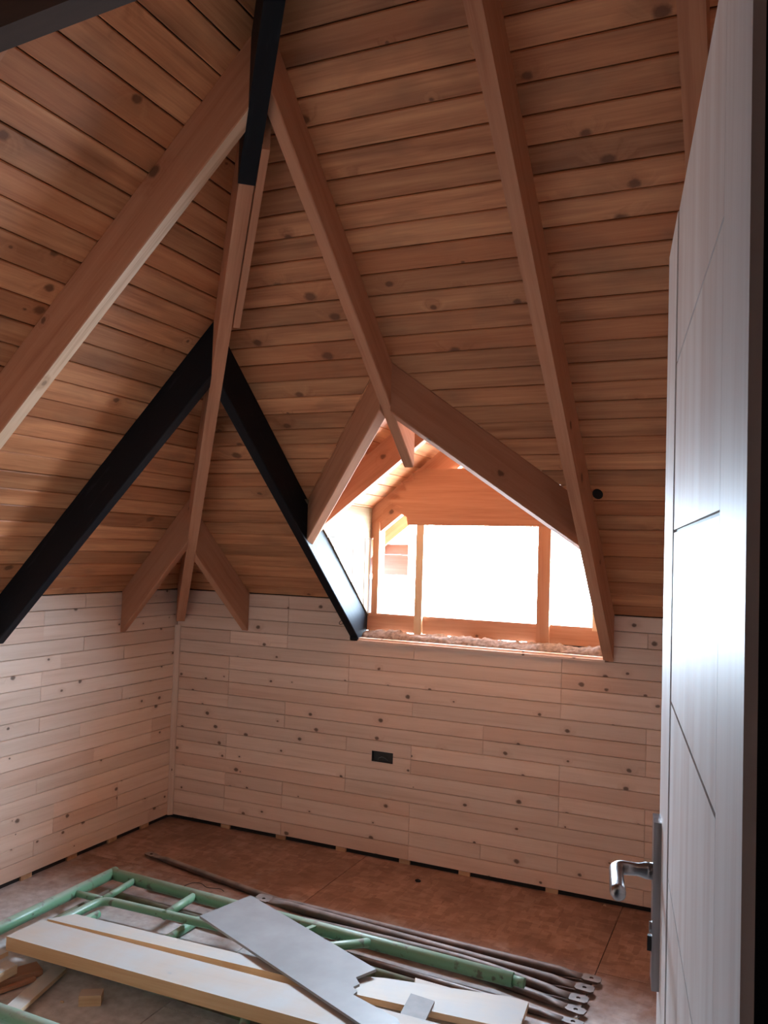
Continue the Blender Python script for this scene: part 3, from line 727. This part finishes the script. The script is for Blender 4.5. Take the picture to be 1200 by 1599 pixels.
# ------------------------------------------------------------------ small fixtures
sk = empty('electrical_box', ((SOCK[0]+SOCK[1])/2, 0.0, (SOCK[2]+SOCK[3])/2)); tag(sk, 'empty black electrical box recessed in the pine wall under the window', 'electrical box')
def skp(name, lo, hi, mat=DKHOLE): bm = bmesh.new(); box(bm, lo, hi); return make(name, bm, mat, sk)
e = 0.003
skp('box_back', (SOCK[0], 0.0095, SOCK[2]), (SOCK[1], 0.0118, SOCK[3]))
for lo, hi in (((SOCK[0], -0.001, SOCK[2]), (SOCK[0]+e, 0.0095, SOCK[3])), ((SOCK[1]-e, -0.001, SOCK[2]), (SOCK[1], 0.0095, SOCK[3])), ((SOCK[0]+e, -0.001, SOCK[2]), (SOCK[1]-e, 0.0095, SOCK[2]+e)), ((SOCK[0]+e, -0.001, SOCK[3]-e), (SOCK[1]-e, 0.0095, SOCK[3]))):
    skp('box_side', lo, hi)
bm = bmesh.new(); tube(bm, [(1.235, 0.006, 0.47), (1.245, -0.004, 0.485), (1.262, -0.006, 0.492), (1.28, -0.003, 0.486), (1.29, 0.006, 0.475)], 0.0022, 6); make('wire', bm, simple('grey_wire', (0.12, 0.12, 0.13), 0.5, bump=0), sk, smooth=True)
bm = bmesh.new(); base = Vector((1.058, -0.004, 1.128))
tube(bm, arc([base+Vector((0.0, 0, 0)), base+Vector((-0.02, -0.004, 0.012)), base+Vector((-0.045, -0.004, 0.008)), base+Vector((-0.055, -0.004, -0.006)), base+Vector((-0.045, -0.004, -0.014)), base+Vector((-0.02, -0.003, 0.002)), base+Vector((-0.006, -0.003, -0.002))], 0.01), 0.0016, 6)
tag(make('wire_loop', bm, WIRE, smooth=True), 'small black wire loop beside the foot of the black rafter', 'wire')
# dark knot hole in the ceiling by the long rafter
kh = hit(934, 771, tuple(-NB), -NB.dot(OB)); bm = bmesh.new()
tube(bm, [kh+NB*0.0005, kh+NB*0.0035], 0.026, 14); bm.transform(Matrix.Translation(kh) @ Matrix.Diagonal((0.75, 1, 1, 1)) @ Matrix.Translation(-kh))
make('knot', bm, VOID, ceil)

# ------------------------------------------------------------------ things on the floor
def floor_tube(name, pts, r, mat, parent, rr=0.05, smooth=True):
    bm = bmesh.new(); tube(bm, arc(pts, rr) if len(pts) > 2 else pts, r, 14); return make(name, bm, mat, parent, xdir=Vector(pts[-1])-Vector(pts[0]), smooth=False)
def smooth_sides(o):
    for p in o.data.polygons: p.use_smooth = len(p.vertices) == 4
# upper scaffold frame
zu = 0.0585; r1, r2 = 0.0245, 0.0165
sf = tag(empty('scaffolding_section', (1.3, -1.3, 0)), 'chipped green tubular scaffold frame lying on top under the planks', 'scaffold', 'scaffold frames on the floor')
TUBES = [('leg_tube', [(0.385, -0.872, zu), (2.185, -0.925, zu-0.005)], r1), ('leg_tube', [(0.39, -1.862, zu), (2.19, -1.875, zu)], r1),
         ('cross_tube', [(0.385, -0.850, zu), (0.392, -1.885, zu)], r1*0.95),
         ('inner_rail', [(1.66, -0.905, zu), (1.48, -1.06, zu), (0.538, -1.096, zu), (0.538, -1.50, zu), (1.50, -1.50, zu), (1.66, -1.86, zu)], r2),
         ('rung', [(0.838, -0.885, zu), (0.845, -1.096, zu)], r2), ('rung', [(0.52, -0.885, zu), (0.538, -1.096, zu)], r2*0.8),
         ('rung', [(0.39, -1.10, zu), (0.538, -1.096, zu)], r2*0.8), ('spigot', [(2.185, -0.925, zu-0.005), (2.225, -0.927, zu-0.005)], r1*0.7)]
for nm, pts, r in TUBES: smooth_sides(floor_tube(nm, pts, r, GREEN, sf, 0.06))
bm = bmesh.new(); obox(bm, (1.415, -0.905, zu+0.01), (1.40, -0.975, zu+0.015), 0.018, 0.006); make('lock_pin', bm, GREEN, sf)
# lower scaffold frame
zl = 0.0172
sg = tag(empty('scaffolding_section', (1.35, -1.35, 0)), 'rusty olive tubular scaffold frame lying flat underneath the green one', 'scaffold', 'scaffold frames on the floor')
TUBES = [('leg_tube', [(0.44, -0.955, zl), (1.90, -1.043, zl)], r2), ('leg_tube', [(0.45, -1.46, zl), (2.05, -1.48, zl)], r2), ('cross_tube', [(0.445, -0.955, zl), (0.455, -1.46, zl)], r2),
         ('inner_rail', [(1.72, -1.032, zl), (1.55, -1.17, zl), (0.60, -1.205, zl), (0.60, -1.37, zl), (1.55, -1.37, zl), (1.70, -1.475, zl)], r2),
         ('rung', [(0.93, -0.985, zl), (0.925, -1.195, zl)], r2)]
for nm, pts, r in TUBES: smooth_sides(floor_tube(nm, pts, r, OLIVE if nm != 'rung' else GREEN, sg, 0.06))
# stub of a green tube poking out by the boards
bm = bmesh.new(); tube(bm, [(0.60, -1.185, 0.0485), (0.588, -1.33, 0.0485)], 0.0145, 12)
st = make('tube_offcut', bm, GREEN, xdir=(0, 1, 0)); smooth_sides(st); tag(st, 'short green tube offcut poking out beside the pale planks', 'tube')

# rusty cross braces with flattened drilled ends
def brace(p0, p1, label, r=0.0165, bend=None):
    """bend=(t, h): the tube is bowed up by h at the fraction t of its length"""
    p0 = Vector(p0); p1 = Vector(p1); d = (p1-p0).normalized(); s = d.cross(Vector((0, 0, 1))).normalized()
    root = tag(empty('scaffold_brace', ((p0+p1)/2).to_tuple()), label, 'scaffold brace', 'cross braces bundled on the floor')
    bm = bmesh.new(); seg = 12; L = (p1-p0).length; rings = []
    u = s.cross(d)
    if u.z < 0: u = -u
    bow = lambda t: 0.0 if not bend else bend[1]*math.sin(0.5*math.pi*min(1, max(0, t/L/bend[0] if t/L < bend[0] else (1-t/L)/(1-bend[0]))))**2
    stops = [0.06, 0.10, 0.14]+[0.14+(L-0.28)*q/16 for q in range(1, 16) if bend]+[L-0.14, L-0.10, L-0.06]
    for t in stops:
        e = min(t, L-t); k = max(0, min(1, (e-0.06)/0.08)); a = r*(1.45-0.45*k); h = 0.003+(r-0.003)*k
        c = p0+d*t+Vector((0, 0, bow(t)-(bow(0.06) if e < 0.061 else 0)))
        rings.append([bm.verts.new(c+s*a*math.cos(2*math.pi*q/seg)+u*h*math.sin(2*math.pi*q/seg)) for q in range(seg)])
    for a, b in zip(rings, rings[1:]):
        for q in range(seg): bm.faces.new((a[q], a[(q+1) % seg], b[(q+1) % seg], b[q]))
    bm.faces.new(rings[0]); bm.faces.new(rings[-1][::-1])
    o = make('brace_tube', bm, RUST, root, xdir=d); smooth_sides(o)
    for end, sg_ in ((p0, 1), (p1, -1)):
        bm = bmesh.new(); c = end+d*sg_*0.03; W = r*1.45; N = 16
        outer = []; inner = []
        for q in range(N):
            an = 2*math.pi*q/N; ox, oy = math.cos(an), math.sin(an)
            m_ = max(abs(ox)/0.033, abs(oy)/W)
            outer.append((ox/m_, oy/m_)); inner.append((ox*0.0075, oy*0.0075))
        vs_ = {}
        for hh in (0.003, -0.003):
            for nm, lst in (('o', outer), ('i', inner)): vs_[nm, hh] = [bm.verts.new(c+d*x+s*y+u*hh) for x, y in lst]
        for q in range(N):
            k = (q+1) % N
            for hh in (0.003, -0.003): bm.faces.new((vs_['o', hh][q], vs_['o', hh][k], vs_['i', hh][k], vs_['i', hh][q]))
            bm.faces.new((vs_['o', 0.003][q], vs_['o', 0.003][k], vs_['o', -0.003][k], vs_['o', -0.003][q]))
            bm.faces.new((vs_['i', 0.003][q], vs_['i', 0.003][k], vs_['i', -0.003][k], vs_['i', -0.003][q]))
        make('flattened_end', bm, RUST, root, xdir=d)
    return root
brace((0.275, -0.510, 0.0145), (2.430, -0.945, 0.0145), 'rusty scaffold brace reaching furthest into the corner, passing under the green tube', r=0.0142)
brace((1.06, -0.765, 0.0566), (2.440, -0.712, 0.0165), 'rusty scaffold brace ending nearest the socket wall')
brace((1.08, -0.800, 0.0682), (2.430, -0.790, 0.0165), 'rusty scaffold brace on the bundle, second end from the socket wall')
brace((0.55, -0.800, 0.0165), (2.425, -0.868, 0.0165), 'bent rusty scaffold brace lying along the green tube to the middle of the bundle ends', bend=(0.755, 0.0280))
brace((1.30, -0.935, 0.0117), (2.436, -1.012, 0.0117), 'thin dusty scaffold brace ending nearest the white topped plank', r=0.0115)

# planks
def plank(name, quad, z, th, mat, label, cat='plank', group=None, xdir=None, extra=None, zs=None):
    """quad: pixels of the top face (in order) turned into points at height z"""
    P = [fz(px, py, (zs[i] if zs else z)) for i, (px, py) in enumerate(quad)]
    bm = bmesh.new(); prism(bm, P, (0, 0, -th))
    big = [f for f in bm.faces if len(f.verts) > 4]
    if big: bmesh.ops.triangulate(bm, faces=big)
    return tag(make(name, bm, mat, xdir=xdir or (P[1]-P[0]), bevel=0.0015 if not big else 0), label, cat, group)
zb = 0.128
def flat(name, pts, z, th, mat, label, cat='plank', group=None, xdir=(1, 0, 0), bev=0.0015):
    bm = bmesh.new(); prism(bm, [(x, y, z) for x, y in pts], (0, 0, -th))
    big = [f for f in bm.faces if len(f.verts) > 4]
    if big: bmesh.ops.triangulate(bm, faces=big); bev = 0
    return tag(make(name, bm, mat, xdir=xdir, bevel=bev), label, cat, group)
a = fz(10, 1462, zb); b = fz(65, 1436, zb); c = fz(500, 1599, zb)
dl = (c-a).normalized(); dw = Vector((-dl.y, dl.x, 0)); LEN = 1.65; WID = 0.155
flat('timber_beam', [(a.x, a.y), (a+dl*LEN).to_2d().to_tuple(), (a+dl*LEN+dw*WID).to_2d().to_tuple(), (b.x, b.y)], zb, 0.046, BEAMW, 'thick sawn pine beam lying across the scaffold frames', 'beam', xdir=dl)
zc2 = 0.124
q0, q1, q2, q3 = fz(72, 1436, zc2), fz(520, 1541, zc2), fz(490, 1517, zc2), fz(118, 1427, zc2)
flat('plank', [p.to_2d().to_tuple() for p in (q0+dw*0.006, q1, q2, q3)], zc2, 0.042, PALEW, 'thinner pale plank tapering beside the thick pine beam', 'plank', xdir=q1-q0)
# grey sheet leaning on the pile
sh = [(312, 1430), (392, 1398), (588, 1513), (556, 1526), (562, 1536), (552, 1541), (558, 1548), (552, 1553), (622, 1591), (640, 1640), (610, 1630)]
P = [fz(x, y, 0.142) for x, y in sh]
bm = bmesh.new(); tri_prism(bm, P, (0, 0, -0.009))
tag(make('cement_sheet', bm, SHEET, xdir=P[2]-P[1]), 'flat grey sheet with a broken notch lying over the planks', 'sheet')
# boards at the right end of the pile
zF = lambda px: min(0.128, 0.131-0.085*(px-548)/278)
P = [fz(x, y, zF(x)) for x, y in ((505, 1520), (600, 1527), (795, 1556), (826, 1564), (812, 1605), (760, 1598), (530, 1547))]
bm = bmesh.new(); tri_prism(bm, P, (0, 0, -0.020))
tag(make('plank', bm, PALEW, xdir=P[2]-P[1]), 'white topped plank with rough dark edge under the small taupe tile', 'plank')
P = [fz(x, y, z) for x, y, z in ((528, 1552, 0.082), (700, 1592, 0.050), (830, 1640, 0.022), (830, 1700, 0.022), (560, 1650, 0.078))]
bm = bmesh.new(); tri_prism(bm, P, (0, 0, -0.02))
tag(make('plank', bm, PALEW, xdir=P[2]-P[1]), 'white plank lowest in the pile, below the plank with rough dark edge', 'plank')
P = [fz(x, y, zF(x)+0.010) for x, y in ((642, 1551), (679, 1563), (656, 1612), (616, 1600))]
bm = bmesh.new(); prism(bm, P, (0, 0, -0.008)); tag(make('tile_offcut', bm, TILE, xdir=P[1]-P[0]), 'small taupe tile offcut lying on the white topped plank', 'tile')
bm = bmesh.new(); obox(bm, fz(648, 1533, 0.046), fz(725, 1555, 0.010), 0.03, 0.012); tag(make('lath_offcut', bm, PALEW, xdir=(1, 0, 0)), 'thin pale lath lying between green tube and white topped plank', 'lath')
# sloping offcuts at the left edge
def stick(p0, p1, w, h, mat, label, z0, z1, name='wood_offcut'):
    a = fz(*p0, z0); b = fz(*p1, z1); bm = bmesh.new(); obox(bm, a, b, w, h); return tag(make(name, bm, mat, xdir=b-a, bevel=0.0015), label, 'wood offcut', 'wood offcuts beside the beam')
stick((14, 1583), (92, 1514), 0.056, 0.014, PALEW, 'pale notched board offcut sticking out from under the thick beam', 0.024, 0.012)
stick((-30, 1558), (55, 1528), 0.016, 0.012, RAFTW, 'curved brown strip on the floor beside the pale notched offcut', 0.012, 0.012)
stick((-40, 1540), (18, 1510), 0.055, 0.030, PALEW, 'stubby white block end beside the left end of the thick beam', 0.05, 0.05)
stick((-40, 1512), (8, 1487), 0.030, 0.016, PALEW, 'narrow white lath end above the stubby block end', 0.075, 0.075)
stick((-20, 1535), (62, 1512), 0.07, 0.020, RAFTW, 'brown board lying under the left end of the thick beam', 0.015, 0.015)
# small cube offcut
bc = fz(142, 1566, 0.0); bm = bmesh.new(); box(bm, (-0.035, -0.022, 0), (0.035, 0.022, 0.034)); bm.transform(Matrix.Translation(bc) @ Matrix.Rotation(math.radians(32), 4, 'Z'))
tag(make('wood_block', bm, DEBRISW, xdir=(0.85, 0.53, 0), bevel=0.003), 'small brown wood block on the floor in the shade of the beam', 'wood block')
# curly wire and crumbs
bm = bmesh.new(); pts = [fz(285, 1385, 0.06), fz(300, 1378, 0.065), fz(315, 1379, 0.06), fz(322, 1386, 0.05), fz(345, 1388, 0.04), fz(350, 1392, 0.035)]
tube(bm, arc(pts, 0.03), 0.0014, 6); tag(make('wire_offcut', bm, WIRE, smooth=True), 'thin black wire curling over the rusty braces', 'wire')
for k, (px, py, sz) in enumerate(((653, 1377, 0.012), (250, 1553, 0.008), (97, 1566, 0.006), (945, 1415, 0.006), (900, 1594, 0.008))):
    p = fz(px, py, 0); bm = bmesh.new(); bmesh.ops.create_icosphere(bm, subdivisions=1, radius=sz)
    for v in bm.verts: v.co = Vector((v.co.x*1.3, v.co.y*0.8, max(0, v.co.z*0.7+sz*0.4)))*(1+0.3*noise.noise(v.co*200))
    bm.transform(Matrix.Translation(p))
    lab = ('dark wood chip on the bare floor in front of the socket wall', 'crumb of wood beside the small brown block', 'tiny wood crumb beside the pale notched offcut', 'tiny crumb on the floor behind the door handle', 'pale crumb on the dusty floor below the brace ends')[k]
    tag(make('wood_chip', bm, VOID if k == 0 else CHIP), lab, 'wood chip', 'crumbs on the floor')
